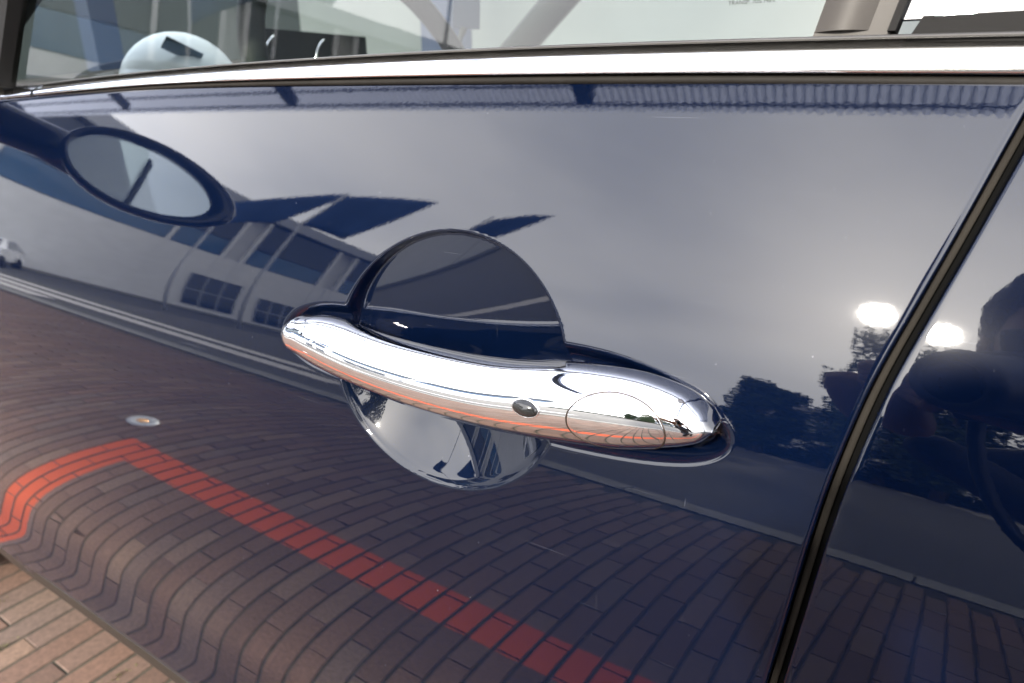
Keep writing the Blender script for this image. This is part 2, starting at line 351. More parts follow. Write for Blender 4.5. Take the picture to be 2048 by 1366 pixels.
fT, fB, fF, fK = soft(pch(HX, HT)), soft(pch(HX, HB)), soft(pch(HX, HF)), soft(pch(HX, HK))
def smooth1(a, n_=5):
    k = np.ones(2*n_+1)/(2*n_+1); p_ = np.pad(a, n_, mode='edge'); return np.convolve(p_, k, 'valid')
HYC = .2300
th = np.linspace(0, 2*math.pi, 73)[:-1]
def hsec(x, thv):
    zt, zb, ff, kk = fT(x), fB(x), fF(x), fK(x)
    z = (zt+zb)/2+(zt-zb)/2*np.sin(thv); c = np.cos(thv)
    y = np.where(c > 0, HYC-ff*np.abs(c)**.92, HYC+kk*np.abs(c)**.6)
    return y, z
HP = np.zeros((len(hxs), len(th), 3))
for k, x in enumerate(hxs):
    y, z = hsec(np.full(len(th), x), th); HP[k, :, 0] = x; HP[k, :, 1] = y; HP[k, :, 2] = z
handle = grid_obj('door_handle', HP, M['chrome'], car, closed_v=True, flip=False, caps=True)
def hfront(x, z, off=0.0):
    zt, zb, ff = fT(x), fB(x), fF(x); s = np.clip((z-(zt+zb)/2)/((zt-zb)/2), -.999, .999); c = np.sqrt(1-s*s)
    p0 = np.stack([x, HYC-ff*c**.92, z], -1)
    if off == 0: return p0
    e = 2e-4; px = hfront(x+e, z); pz = hfront(x, z+e); nrm = np.cross(px-p0, pz-p0); nrm /= np.linalg.norm(nrm, axis=-1, keepdims=True)
    nrm = np.where(nrm[..., 1:2] > 0, -nrm, nrm)
    return p0+nrm*off
# lock cover: oval cap with a fine seam
tt = np.linspace(0, 2*math.pi, 97)[:-1]
def lockpt(r, t_): return -.0930+.0193*r*np.cos(t_), .8362+.0126*r*np.sin(t_)+.03*r*np.cos(t_)*.0193
rr_ = np.concatenate([np.linspace(0, .97, 14), [.985, .995, 1.0]]); oo_ = np.concatenate([np.full(14, .00022), [.00018, .00005, -.0003]])
LP = np.stack([hfront(*lockpt(r, tt), off=o) for r, o in zip(rr_, oo_)], 0)
grid_obj('lock_cover', LP, M['chrome'], handle, closed_v=True, flip=True)
ring = hfront(*lockpt(1.006, tt), off=.00008); mb = MB(); mb.tube([tuple(p) for p in np.concatenate([ring, ring[:2]])], .00030, 8, cap=False); mb.build('cover_seam', M['seam'], handle, True)
# keyless sensor
sx, sz = -.1307, .8355
LS = []
for r, o in ((1.0, -.0004), (1.0, .0004), (.97, .0010), (.85, .0016), (.6, .0021), (.3, .0024), (.001, .0025)):
    LS.append(hfront(sx+.0058*r*np.cos(tt), sz+.0033*r*np.sin(tt), off=o))
grid_obj('sensor_lens', np.stack(LS, 0), M['lens'], handle, closed_v=True, flip=False)
ring = hfront(sx+.0061*np.cos(tt), sz+.0036*np.sin(tt), off=.0002); mb = MB(); mb.tube([tuple(p) for p in np.concatenate([ring, ring[:2]])], .00045, 8, cap=False); mb.build('sensor_bezel', M['chrome'], handle, True)
# --- belt line: black seal, chrome strip, grey lip
bx = np.linspace(-.635, .40, 260); zb_, zt_ = _bb(bx), _bt(bx); yb = DOOR_Y+KAP/2*(bx-X1)**2
h_ = zt_-zb_
def belt(prof, name, m_, x_=None):
    rows = []
    for dy, tz in prof: rows.append(np.stack([bx, yb+dy, zb_+h_*tz], -1))
    return grid_obj(name, np.stack(rows, 1), m_, car, flip=False)
cp = [(.004, -.02), (-.0004, -.01)]+[(-.0052*math.sin(a)+.0026+.0046*s_, .03+.97*s_) for s_, a in ((s_, math.pi*(.33+.62*s_)) for s_ in np.linspace(0, 1, 22))]+[(.010, 1.0)]
belt(cp, 'chrome_trim', M['chrome_trim'])
belt([(.006, -.42), (.0012, -.36), (.0003, -.24), (.0008, -.10), (.0030, -.02), (.006, .03)], 'belt_seal', M['rubber_brown'])
belt([(.003, .97), (.0020, 1.01), (.0030, 1.07), (.0050, 1.10), (.010, 1.10)], 'belt_lip', M['lip_rubber'])
# trim under the mirror corner
bx = np.linspace(-1.0, -.640, 60); zb_, zt_ = _bb(bx), _bt(bx)*.98+_bb(bx)*.02; yb = DOOR_Y+KAP/2*(bx-X1)**2; h_ = zt_-zb_
belt(cp, 'corner_trim', M['chrome_trim'])
belt([(.006, -.42), (.0012, -.36), (.0003, -.24), (.0008, -.10), (.0030, -.02), (.006, .03)], 'corner_seal', M['rubber'])
# --- sill trim under the door
xs_ = np.linspace(-1.9, .75, 160); zl = np.interp(xs_, [-1.0616, -.8976, -.7661, -.6568, -.5724], [.3544, .3688, .3771, .3817, .3834])-.004
rows = []
for dy, dz in ((.012, .0005), (.0008, .0004), (.0000, -.0006), (.0001, -.0018), (.0012, -.0028), (.0022, -.010), (.0042, -.020), (.0068, -.030), (.0095, -.0345), (.014, -.036), (.30, -.036)):
    rows.append(np.stack([xs_, DOOR_Y+np.interp(zl, ZZ, YY)+KAP/2*(np.maximum(xs_, -1.1)-X1)**2+dy, zl+dz], -1))
grid_obj('sill_trim', np.stack(rows, 1), M['sill'], car, flip=True)

# ------------------------------------------------------------------ ground
WB, HBK = .0545, .1025; BX0, BY0 = -.9187, -.1554
bm_ = bpy.data.materials.new('clinker_brick'); bm_.use_nodes = True; t = bm_.node_tree; b = t.nodes['Principled BSDF']
geo = N(t, 'ShaderNodeNewGeometry'); oi = N(t, 'ShaderNodeObjectInfo'); sep = N(t, 'ShaderNodeSeparateXYZ'); t.links.new(geo.outputs['Position'], sep.inputs[0])
addr = N(t, 'ShaderNodeMath', operation='ADD'); t.links.new(geo.outputs['Random Per Island'], addr.inputs[0]); t.links.new(oi.outputs['Random'], addr.inputs[1])
frc = N(t, 'ShaderNodeMath', operation='FRACT'); t.links.new(addr.outputs[0], frc.inputs[0])
rmp = N(t, 'ShaderNodeValToRGB'); e = rmp.color_ramp.elements; e[0].position = 0; e[0].color = (.088, .052, .037, 1); e[1].position = 1; e[1].color = (.148, .094, .064, 1)
e2 = e.new(.5); e2.color = (.122, .070, .048, 1); e3 = e.new(.8); e3.color = (.104, .071, .055, 1)
t.links.new(frc.outputs[0], rmp.inputs[0])
ns = N(t, 'ShaderNodeTexNoise'); ns.inputs['Scale'].default_value = 95; ns.inputs['Detail'].default_value = 8; ns.inputs['Roughness'].default_value = .7; t.links.new(geo.outputs['Position'], ns.inputs[0])
nr = N(t, 'ShaderNodeValToRGB'); nr.color_ramp.elements[0].position = .28; nr.color_ramp.elements[0].color = (.50, .50, .50, 1); nr.color_ramp.elements[1].position = .74; nr.color_ramp.elements[1].color = (1.55, 1.52, 1.46, 1)
t.links.new(ns.outputs[0], nr.inputs[0])
ml = N(t, 'ShaderNodeMixRGB', blend_type='MULTIPLY'); ml.inputs[0].default_value = .8; t.links.new(rmp.outputs[0], ml.inputs[1]); t.links.new(nr.outputs[0], ml.inputs[2])
# parking bay marking printed on the brick tops: a long line and a leg towards the car
def rng(src, lo, hi):
    nw = N(t, 'ShaderNodeTexNoise'); nw.inputs['Scale'].default_value = 45; t.links.new(geo.outputs['Position'], nw.inputs[0])
    o1 = N(t, 'ShaderNodeMath', operation='MULTIPLY_ADD'); o1.inputs[1].default_value = .006; t.links.new(nw.outputs[0], o1.inputs[0]); t.links.new(src, o1.inputs[2])
    a1 = N(t, 'ShaderNodeMath', operation='GREATER_THAN'); a1.inputs[1].default_value = lo; a2 = N(t, 'ShaderNodeMath', operation='LESS_THAN'); a2.inputs[1].default_value = hi
    t.links.new(o1.outputs[0], a1.inputs[0]); t.links.new(o1.outputs[0], a2.inputs[0])
    m_ = N(t, 'ShaderNodeMath', operation='MULTIPLY'); t.links.new(a1.outputs[0], m_.inputs[0]); t.links.new(a2.outputs[0], m_.inputs[1]); return m_.outputs[0]
def mth(op, a, c):
    m_ = N(t, 'ShaderNodeMath', operation=op); t.links.new(a, m_.inputs[0]); t.links.new(c, m_.inputs[1]); return m_.outputs[0]
long_ = mth('MULTIPLY', rng(sep.outputs[1], -.282, -.144), rng(sep.outputs[0], -1.81, 30))
leg_ = mth('MULTIPLY', rng(sep.outputs[0], -1.81, -1.675), rng(sep.outputs[1], -.285, .45))
msk = mth('MAXIMUM', long_, leg_)
wn = N(t, 'ShaderNodeTexNoise'); wn.inputs['Scale'].default_value = 210; wn.inputs['Detail'].default_value = 5; t.links.new(geo.outputs['Position'], wn.inputs[0])
wr = N(t, 'ShaderNodeValToRGB'); wr.color_ramp.elements[0].position = .27; wr.color_ramp.elements[0].color = (.25, .25, .25, 1); wr.color_ramp.elements[1].position = .36; wr.color_ramp.elements[1].color = (1, 1, 1, 1); t.links.new(wn.outputs[0], wr.inputs[0])
nz = N(t, 'ShaderNodeSeparateXYZ'); t.links.new(geo.outputs['Normal'], nz.inputs[0])
gt = N(t, 'ShaderNodeMath', operation='GREATER_THAN'); gt.inputs[1].default_value = .9; t.links.new(nz.outputs[2], gt.inputs[0])
msk = mth('MULTIPLY', mth('MULTIPLY', msk, wr.outputs[0]), gt.outputs[0])
pm = N(t, 'ShaderNodeMixRGB'); t.links.new(msk, pm.inputs[0]); t.links.new(ml.outputs[0], pm.inputs[1]); pm.inputs[2].default_value = (.38, .060, .017, 1)
t.links.new(pm.outputs[0], b.inputs['Base Color']); b.inputs['Roughness'].default_value = .82
bpn = N(t, 'ShaderNodeBump'); bpn.inputs['Strength'].default_value = .35; bpn.inputs['Distance'].default_value = .0015; t.links.new(ns.outputs[0], bpn.inputs['Height']); t.links.new(bpn.outputs[0], b.inputs['Normal'])
M['brick'] = bm_
M['sand'] = mat('joint_sand', (.040, .036, .024), .95, noise=.4, nscale=25, bump=.3, bscale=300)
M['asphalt'] = mat('asphalt', (.062, .060, .056), .9, noise=.35, nscale=40, bump=.25, bscale=150)
M['concrete'] = mat('concrete', (.19, .185, .165), .85, noise=.2, nscale=12, bump=.15, bscale=120)
M['white_paint'] = mat('road_paint', (.48, .46, .43), .7, noise=.15, nscale=10)
BR_Y0, BR_Y1, BR_X0, BR_X1 = -1.74, 1.2, -7.0, 3.0
pav = mesh_obj('brick_pavement', [(BR_X0, BR_Y0, -.0055), (BR_X1, BR_Y0, -.0055), (BR_X1, BR_Y1, -.0009), (BR_X0, BR_Y1, -.0009)], [(0, 1, 2, 3)], M['sand']); tag(pav, kind='structure')
hx_, hy_, ch = .0478/2, .2020/2, .0014
def brick_vf():
    top = [(-hx_+ch, -hy_+ch, 0), (hx_-ch, -hy_+ch, 0), (hx_-ch, hy_-ch, 0), (-hx_+ch, hy_-ch, 0)]
    mid = [(-hx_, -hy_, -ch), (hx_, -hy_, -ch), (hx_, hy_, -ch), (-hx_, hy_, -ch)]
    low = [(x, y, -.03) for x, y, _ in mid]
    f = [(0, 1, 2, 3)]
    for k in range(4): f += [(4+k, 4+(k+1) % 4, (k+1) % 4, k), (8+k, 8+(k+1) % 4, 4+(k+1) % 4, 4+k)]
    return top+mid+low, f
bv, bf = brick_vf(); bvn = np.array(bv)
bme = bpy.data.meshes.new('brick'); bme.from_pydata(bv, [], bf); bme.materials.append(M['brick'])
cells = []
for i in range(int((BR_X0-BX0)/WB)+1, int((BR_X1-BX0)/WB)):
    for j in range(-16, 18):
        if (i+j) % 2: continue
        cx, cy = BX0+i*WB, BY0-HBK*(j+1)
        if BR_Y0+.09 < cy < BR_Y1-.1: cells.append((cx, cy))
def keyf(c):
    x, y = c
    direct = (x < -.75 and x > -1.75 and y > .22 and y < .56)
    return (0 if direct else 1, math.hypot((x+.75)*.8, (y+.35)*1.3))
cells.sort(key=keyf)
bulkv, bulkf = [], []
for k, (cx, cy) in enumerate(cells):
    dz = random.uniform(-.0003, .0004); tx, ty = random.gauss(0, .004), random.gauss(0, .003); rz = random.gauss(0, .004); jx, jy = random.gauss(0, .0005), random.gauss(0, .0006)
    if k < 300:
        o = bpy.data.objects.new('brick', bme); COL.objects.link(o); o.parent = pav
        o.location = (cx+jx, cy+jy, dz); o.rotation_euler = (ty*.5, tx, rz)
    else:
        Q = bvn.copy(); Q[:, 2] += Q[:, 0]*tx*-1+Q[:, 1]*ty*.5; Q[:, 0] += cx+jx; Q[:, 1] += cy+jy; Q[:, 2] += dz
        n0 = len(bulkv); bulkv += Q.tolist(); bulkf += [tuple(n0+q for q in f) for f in bf]
tag(mesh_obj('brick_field', bulkv, bulkf, M['brick'], pav), kind='stuff')
tag(mesh_obj('ground', [(-400, -400, -.03), (400, -400, -.03), (400, 400, -.03), (-400, 400, -.03)], [(0, 1, 2, 3)], M['asphalt']), kind='structure')
road = MB(); road.box(-60, 40, -16.5, -1.93, -.02, -.014); tag(road.build('road', M['asphalt']), kind='structure')
kb = MB()
for k in range(-30, 12): kb.box(k*.8+.004, k*.8+.796, -1.925, -1.745, -.03, .006)
tag(kb.build('kerb', M['concrete']), kind='structure')
rl = MB(); rl.box(-16, -3.0, -2.68, -2.42, -.014, -.010); rl.box(-16, -1.4, -3.15, -2.90, -.014, -.010); rl.box(-22, -6.4, -2.30, -2.05, -.014, -.010)
tag(rl.build('road_marking', M['white_paint']), kind='structure')
mossv, mossf = [], []
for cx, cy, n_ in ((-1.335, .319, 60), (-1.085, .402, 40), (-1.47, .372, 30)):
    for _ in range(n_):
        p_ = np.array((cx+random.gauss(0, .005), cy+random.gauss(0, .016), -.002)); d = np.array((random.gauss(0, 1), random.gauss(0, 1), random.uniform(.6, 2))); d /= np.linalg.norm(d); e_ = np.cross(d, (random.random(), 1, .2)); e_ /= np.linalg.norm(e_)
        k = len(mossv); L_ = random.uniform(.004, .010); mossv += [p_-e_*.0012, p_+e_*.0012, p_+d*L_]; mossf.append((k, k+1, k+2))
tag(mesh_obj('moss', mossv, mossf, mat('moss_green', (.13, .15, .02), .8)), 'sparse yellow green moss growing in joints between the red bricks', 'moss', kind='stuff')
# stud set among the bricks
st = thing('ground_marker', 'round grey metal marker with a brass centre set flush among the bricks', 'ground marker', (-1.94, -.42, 0))
mb = MB(); mb.lathe([(.0, .003), (.024, .003), (.026, .0045), (.052, .0045), (.056, .002), (.056, -.02)], n=32); mb.build('marker_ring', mat('dull_steel', (.52, .53, .52), .4, .6), st, True)
mb = MB(); mb.lathe([(.0, .009), (.012, .0085), (.019, .006), (.021, .002)], n=24); mb.build('marker_cap', mat('brass', (.95, .55, .24), .3, .7), st, True)

# ------------------------------------------------------------------ window, pillar, interior
GT = rad(8.2)   # lean of the side glass
def gpt(x, s, off=0): return (x, .2895+s*math.sin(GT)-off*math.cos(GT), .966+s*math.cos(GT)+off*math.sin(GT))
def gslab(x0b, x0t, x1b, x1t, s0, s1, off0, off1):
    mb = MB(); P = []
    for off in (off0, off1): P += [gpt(x0b, s0, off), gpt(x1b, s0, off), gpt(x1t, s1, off), gpt(x0t, s1, off)]
    mb.v = P; mb.f = [(3, 2, 1, 0), (4, 5, 6, 7), (0, 1, 5, 4), (1, 2, 6, 5), (2, 3, 7, 6), (3, 0, 4, 7)]; return mb
glass = mesh_obj('window_glass', [gpt(-.69, 0), gpt(-.04, 0), gpt(.035, .36), gpt(-.46, .36)], [(0, 1, 2, 3)], M['glass'], car)
cu = bpy.data.curves.new('glass_print', 'FONT'); cu.body = 'TRANSP. 70% MIN.'; cu.size = .0022; cu.align_x = 'CENTER'; cu.extrude = .00002
pt = bpy.data.objects.new('glass_print', cu); COL.objects.link(pt)
dg = bpy.context.evaluated_depsgraph_get(); me = bpy.data.meshes.new_from_object(pt.evaluated_get(dg)); bpy.data.objects.remove(pt)
me.materials.append(M['print']); pt = bpy.data.objects.new('glass_print', me); COL.objects.link(pt); pt.parent = glass
pt.matrix_world = Matrix.Translation(Vector(gpt(-.0787, .0206, .0004))) @ Matrix.Rotation(math.pi/2-GT, 4, 'X')
gslab(-.715, -.53, -.688, -.50, -.004, .36, -.004, .010).build('front_channel', M['rubber'], car)
# pillar cover with a raised rib
def pil(x0, x1, tops, off0, off1, nm, m_): return gslab(x0, x0+tops, x1, x1+tops, .006, .36, off0, off1).build(nm, m_, car)
pil(-.0545, -.0295, .075, -.003, .003, 'pillar_cover', M['pillar'])
xs_p = np.linspace(0, 1, 12); rows = []
for s in (.0085, .36):
    rows.append([gpt(-.0555+u*.0175+.075*(s/.36), s, .0032+.0022*math.sin(math.pi*u)) for u in xs_p])
grid_obj('pillar_rib', np.array(rows), M['pillar'], car)
gslab(-.0300, .045, -.0275, .0475, .0075, .36, -.004, .0055).build('pillar_seal', M['rubber'], car)
gslab(-.0275, -.02, .60, .60, -.004, .012, -.003, .004).build('rear_glass_seal', M['rubber'], car)
rg = gslab(-.0275, .0475, .60, .60, .0118, .36, -.001, .0015); G2 = rad(10.6)-GT
rg.v = [tuple(Vector((p_[0], .2895, .966))+Matrix.Rotation(-G2, 3, 'X') @ (Vector(p_)-Vector((p_[0], .2895, .966)))) for p_ in rg.v]; rg.build('rear_glass', mat('dark_glass', (.02, .02, .022), .02, Coat_Weight=1, Coat_Roughness=.01, Coat_IOR=2.3), car)
# mirror corner plate and arm, door mirror ahead of the frame
gslab(-1.0, -.80, -.712, -.52, -.010, .36, -.003, .007).build('mirror_plate', M['pillar'], car)
MC = Vector((-.756, .110, .9950)); FWD = Vector((-1, .04, 0)).normalized(); nrm_m = Vector((.935, .34, .03)).normalized()
MU = Vector((0, 0, 1)); MR = nrm_m.cross(MU).normalized(); MU = MR.cross(nrm_m).normalized(); MR, MU = MR*math.cos(rad(9))+MU*math.sin(rad(9)), MU*math.cos(rad(9))-MR*math.sin(rad(9))
mir = MB(); nth = 40; rows = []
for k in range(13):
    a = k/12*math.pi/2; sc = math.cos(a)*.98+.02; dpt = -.080*math.sin(a)
    rows.append([tuple(MC+MR*(.096*sc*math.cos(q))+MU*(.0480*sc*math.sin(q))+nrm_m*dpt) for q in np.linspace(0, 2*math.pi, nth+1)[:-1]])
rim = [[tuple(MC+MR*(.096*s_*math.cos(q)-.010*min(1,(1-s_)/.18))+MU*(.0480*s_*math.sin(q))+nrm_m*d_) for q in np.linspace(0, 2*math.pi, nth+1)[:-1]] for s_, d_ in ((.80, -.009), (.82, .003), (.90, .006), (.97, .004))]
wm = grid_obj('wing_mirror', np.array(rim+rows), M['paint'], car, closed_v=True)
mesh_obj('mirror_glass', [tuple(MC+MR*(.0780*math.cos(q)-.011)+MU*(.0395*math.sin(q))+nrm_m*(-.007)) for q in np.linspace(0, 2*math.pi, 49)[:-1]], [tuple(range(48))], M['mirror'], wm)
mb = MB(); mb.tube([MC+Vector((-.06, .03, -.008)), MC+Vector((-.085, .085, -.012)), (-.872, .250, .972), (-.90, .30, .966)], [.026, .020, .022, .028], 14); mb.build('mirror_arm', M['gloss_black'], wm, True)
# cabin seen through the glass
mb = MB(); mb.box(-1.15, -.62, .36, 1.52, .80, .965); mb.build('dashboard', M['dash'], car)
wheel = MB(); wc = Vector((-.60, .66, .955)); ax = Vector((.90, 0, .42)).normalized(); u_ = Vector((0, 1, 0)); v_ = ax.cross(u_)
wheel.tube([wc+u_*(.18*math.cos(a))+v_*(.18*math.sin(a)) for a in np.linspace(0, 2*math.pi, 41)], .014, 10, cap=False)
for a in (.1, math.pi-.1, -math.pi/2): wheel.tube([wc-ax*.03, wc+u_*(.175*math.cos(a))+v_*(.175*math.sin(a))], .016, 8)
wheel.build('steering_wheel', M['dash'], car, True)
pod = MB(); pod.ell((-.86, .560, .958), (.060, .078, .072), 32, 18); pod = pod.build('dashboard_pod', M['pale'], car, True)
lb = MB(); lb.obox((-.812, .535, 1.005), (Vector((.0, .90, -.36)).normalized(), Vector((.62, .25, .74)).normalized(), Vector((.78, -.2, .58)).normalized()), (.024, .007, .0018)); lb.build('pod_label', M['label'], pod)
mb = MB(); mb.box(-.91, -.88, .69, .92, .94, 1.045); mb.build('gauge_panel', M['dash'], car)
for yy in (.742, .838):
    mb = MB(); mb.tube([(-.872, yy+.040*math.cos(a), 1.0+.040*math.sin(a)) for a in np.linspace(rad(120), rad(250), 25)], .0017, 8); mb.build('gauge_ring', M['chrome'], car, True)
mb = MB(); mb.obox((-.78, 1.07, 1.092), (Vector((.5, .86, 0)), Vector((.08, -.05, 1)).normalized(), Vector((.86, -.5, .1)).normalized()), (.026, .030, .0015)); ht = mb.build('flag_reflection', mat('reflected_flag_navy', (.012, .022, .045), .6), car)  # dark slab added in the cabin to imitate a flag reflected in the window
mb = MB(); mb.tube([(-.785, 1.068, 1.064), (-.79, 1.062, 1.045), (-.792, 1.060, 1.02)], [.007, .004, .005], 8); mb.build('flag_pole_reflection', M['dash'], ht, True)  # thin rod added below it, imitating the reflected flag pole
for yy in (1.02, .56):
    seat = MB(); seat.ell((.22, yy, .78), (.10, .24, .32), 20, 12); seat.ell((.27, yy, 1.16), (.06, .13, .09), 18, 10); seat.build('seat', M['fabric'], car, True)
# far side of the body: opposite door, pillars, roof, windscreen frame
mb = MB(); mb.box(-1.9, 1.2, 1.60, 1.66, .25, .955); mb.build('far_side', M['paint'], car)
for P_, r_ in (([(-1.10, 1.55, .95), (-.50, 1.40, 1.38)], .035), ([(.05, 1.6, .95), (.12, 1.42, 1.38)], .045), ([(1.1, 1.6, .95), (.85, 1.4, 1.36)], .06), ([(-1.02, .36, .97), (-.48, .50, 1.36)], .03), ([(.62, .32, .97), (.55, .5, 1.36)], .05)):
    mb = MB(); mb.tube(P_, r_, 10); mb.build('roof_pillar', M['dash'], car, True)
rv = []
for u in np.linspace(0, 1, 16): rv.append([(-.55+u*1.6, .47+w*.96, 1.365+.045*math.sin(math.pi*w)**.6+.03*math.sin(math.pi*u)) for w in np.linspace(0, 1, 12)])
grid_obj('roof', np.array(rv), M['paint'], car)
mb = MB(); mb.box(-1.9, 1.3, .34, 1.60, .28, .33); mb.build('floor_pan', M['rubber'], car)
mb = MB(); mb.box(.75, 1.3, .4, 1.6, .33, 1.0); mb.build('rear_bulkhead', M['dash'], car)
hd = MB(); rows = [[(-1.0-u*.95, .36+w*1.2, .965-.10*u*u+.05*math.sin(math.pi*w)) for w in np.linspace(0, 1, 10)] for u in np.linspace(0, 1, 10)]
grid_obj('bonnet', np.array(rows), M['paint'], car, flip=True)
# tyres under the car
def wheel_obj(x, y):
    w = MB(); Mx = Matrix.Translation((x, y, .30)) @ Matrix.Rotation(math.pi/2, 4, 'X')
    w.lathe([(.19, -.085), (.27, -.09), (.295, -.07), (.30, 0), (.295, .07), (.27, .09), (.19, .085)], Mx, 36); o = w.build('wheel', M['rubber'], car, True)
    r_ = MB(); r_.lathe([(.0, .06), (.05, .065), (.06, .05), (.16, .055), (.19, .08)], Mx, 24); r_.build('rim', M['chrome_trim'], o, True)
wheel_obj(-1.74, .42); wheel_obj(.85, .40); wheel_obj(-1.55, 1.5); wheel_obj(.85, 1.5)

# ------------------------------------------------------------------ canopy over the parking bays
cs = bpy.data.materials.new('translucent_sheet'); cs.use_nodes = True; t = cs.node_tree; t.nodes.clear()
o_ = N(t, 'ShaderNodeOutputMaterial'); mix = N(t, 'ShaderNodeMixShader'); mix.inputs[0].default_value = .85
df = N(t, 'ShaderNodeBsdfDiffuse'); df.inputs[0].default_value = (.70, .72, .76, 1); tl = N(t, 'ShaderNodeBsdfTranslucent'); tl.inputs[0].default_value = (.64, .68, .80, 1)
for a, c in ((df.outputs[0], mix.inputs[1]), (tl.outputs[0], mix.inputs[2]), (mix.outputs[0], o_.inputs[0])): t.links.new(a, c)
steel = mat('navy_steel', (.03, .045, .085), .45)
rib_m = mat('sheet_rib', (.20, .23, .28), .6)
can = thing('canopy', 'high translucent corrugated canopy on dark blue steel beams over the parked car', 'canopy', (0, 0, 0))
CX0, CX1, CY0, CY1, CZ = -15.4, 6.0, -4.05, 4.2, 4.937
pitch = .076; nper = int((CX1-CX0)/pitch); px_, pz_ = [], []
for k in range(nper):
    x = CX0+k*pitch
    for u, z in ((0, 0), (.50, 0), (.62, .020), (.88, .020)): px_.append(x+u*pitch); pz_.append(CZ+z)
px_, pz_ = np.array(px_), np.array(pz_)
grid_obj('canopy_sheet', np.stack([np.stack([px_, np.full_like(px_, y), pz_], -1) for y in (CY0, CY1)], 1), cs, can, smooth=False)
rb = MB()
for k in range(nper):
    x = CX0+k*pitch; rb.box(x+.66*pitch, x+.84*pitch, CY0+.01, CY1-.01, CZ+.022, CZ+.026)
tag(rb.build('sheet_rib', rib_m, can), kind='stuff')
for y in (-3.93, -3.72, -3.3, -2.8, -2.2, -1.5, -.7, .2, 1.2, 2.4, 3.6):
    mb = MB(); mb.tube([(CX0, y, CZ-.045), (CX1, y, CZ-.030)], .013, 8); mb.build('purlin', steel, can, True)
for x in (-15.2, -11.1, -7.05, -2.95, 1.2, 5.3):
    mb = MB(); mb.box(x-.08, x+.08, -3.84, CY1, CZ-.12, CZ-.03); mb.build('beam', steel, can)
    mb = MB(); mb.box(x-.11, x+.11, 3.7, 3.95, -.03, CZ-.12); mb.build('post', steel, can)
    mb = MB(); mb.tube([(x+.05, -3.75, CZ-.10), (x+.70, -3.0, CZ-.10)], .03, 8); mb.build('brace', steel, can, True)

# ------------------------------------------------------------------ showroom across the road
A0 = rad(-62); ND = Vector((math.sin(A0), -math.cos(A0), 0)); FD = Vector((-ND.y, ND.x, 0))
if FD.y > 0: FD = -FD
F0 = ND*17.3
def fp(s, d, z): p_ = F0+FD*s+ND*d; return (p_.x, p_.y, z)
bld = thing('showroom', 'long low showroom with white wall and dark glazed band across the road', 'building', fp(0, 3, 0))
bld_inv = Matrix.Translation(-Vector(fp(0, 3, 0)))
M['wallwhite'] = mat('white_cladding', (.66, .66, .65), .7, noise=.05, nscale=3)
M['shopglass'] = mat('dark_glazing', (.012, .02, .035), .08)
M['shopglass2'] = mat('blue_glazing', (.045, .10, .18), .15)
def fbox(name, s0, s1, d0, d1, z0, z1, m_, parent=bld):
    c = Vector(fp((s0+s1)/2, (d0+d1)/2, (z0+z1)/2))-Vector(fp(0, 3, 0)); mb = MB(); mb.obox(c, (FD, ND, Vector((0, 0, 1))), ((s1-s0)/2, (d1-d0)/2, (z1-z0)/2)); return mb.build(name, m_, parent)
S0, S1 = -16, 11.5
PS = [S0, -12, -8, -4.2, 0, 1.35, 1.85, 3.9, 4.4, 6.6, 9.0, S1]
for a, c in zip((S0, -8, 0, 4.15), (-8, 0, 4.15, S1)): fbox('wall_panel', a+.01, c-.01, 0, .25, 0, 3.85, M['wallwhite'])
fbox('wall_core', S0, S1, .3, 7, 0, 6.1, M['wallwhite'])
for a, c in zip(PS[:-1], PS[1:]):
    if c-a < .6: continue
    fbox('glazing_panel', a+.06, c-.06, .12, .2, 4.75, 6.0, M['shopglass']); fbox('glazing_panel', a+.06, c-.06, .10, .2, 3.90, 4.70, M['shopglass2'])
for s in PS: fbox('pier', s-.05, s+.05, -.03, .26, 0.02, 6.0, M['wallwhite'])
fbox('parapet', S0-.2, S1+.2, -.15, .6, 6.05, 6.42, mat('parapet_grey', (.33, .34, .36), .6))
fbox('plinth', S0, S1, -.04, .0, 0, .18, M['concrete'])
frm = mat('window_frame', (.30, .31, .32), .5)
for s0, s1, z0, z1 in ((1.0, 2.25, .45, 2.55), (2.75, 3.75, .35, 2.1), (5.0, 6.2, .5, 2.6)):
    w_ = fbox('window', s0, s1, -.05, -.01, z0, z1, frm)
    for i in range(3):
        for j in range(2):
            ds = (s1-s0)/3; dz = (z1-z0)/2
            fbox('pane', s0+i*ds+.03, s0+(i+1)*ds-.03, -.07, -.04, z0+j*dz+.04, z0+(j+1)*dz-.04, M['shopglass'], bld).parent = w_
fbox('roller_door', -6.2, -4.0, -.04, .0, 1.75, 3.1, mat('dark_door', (.012, .014, .022), .4))
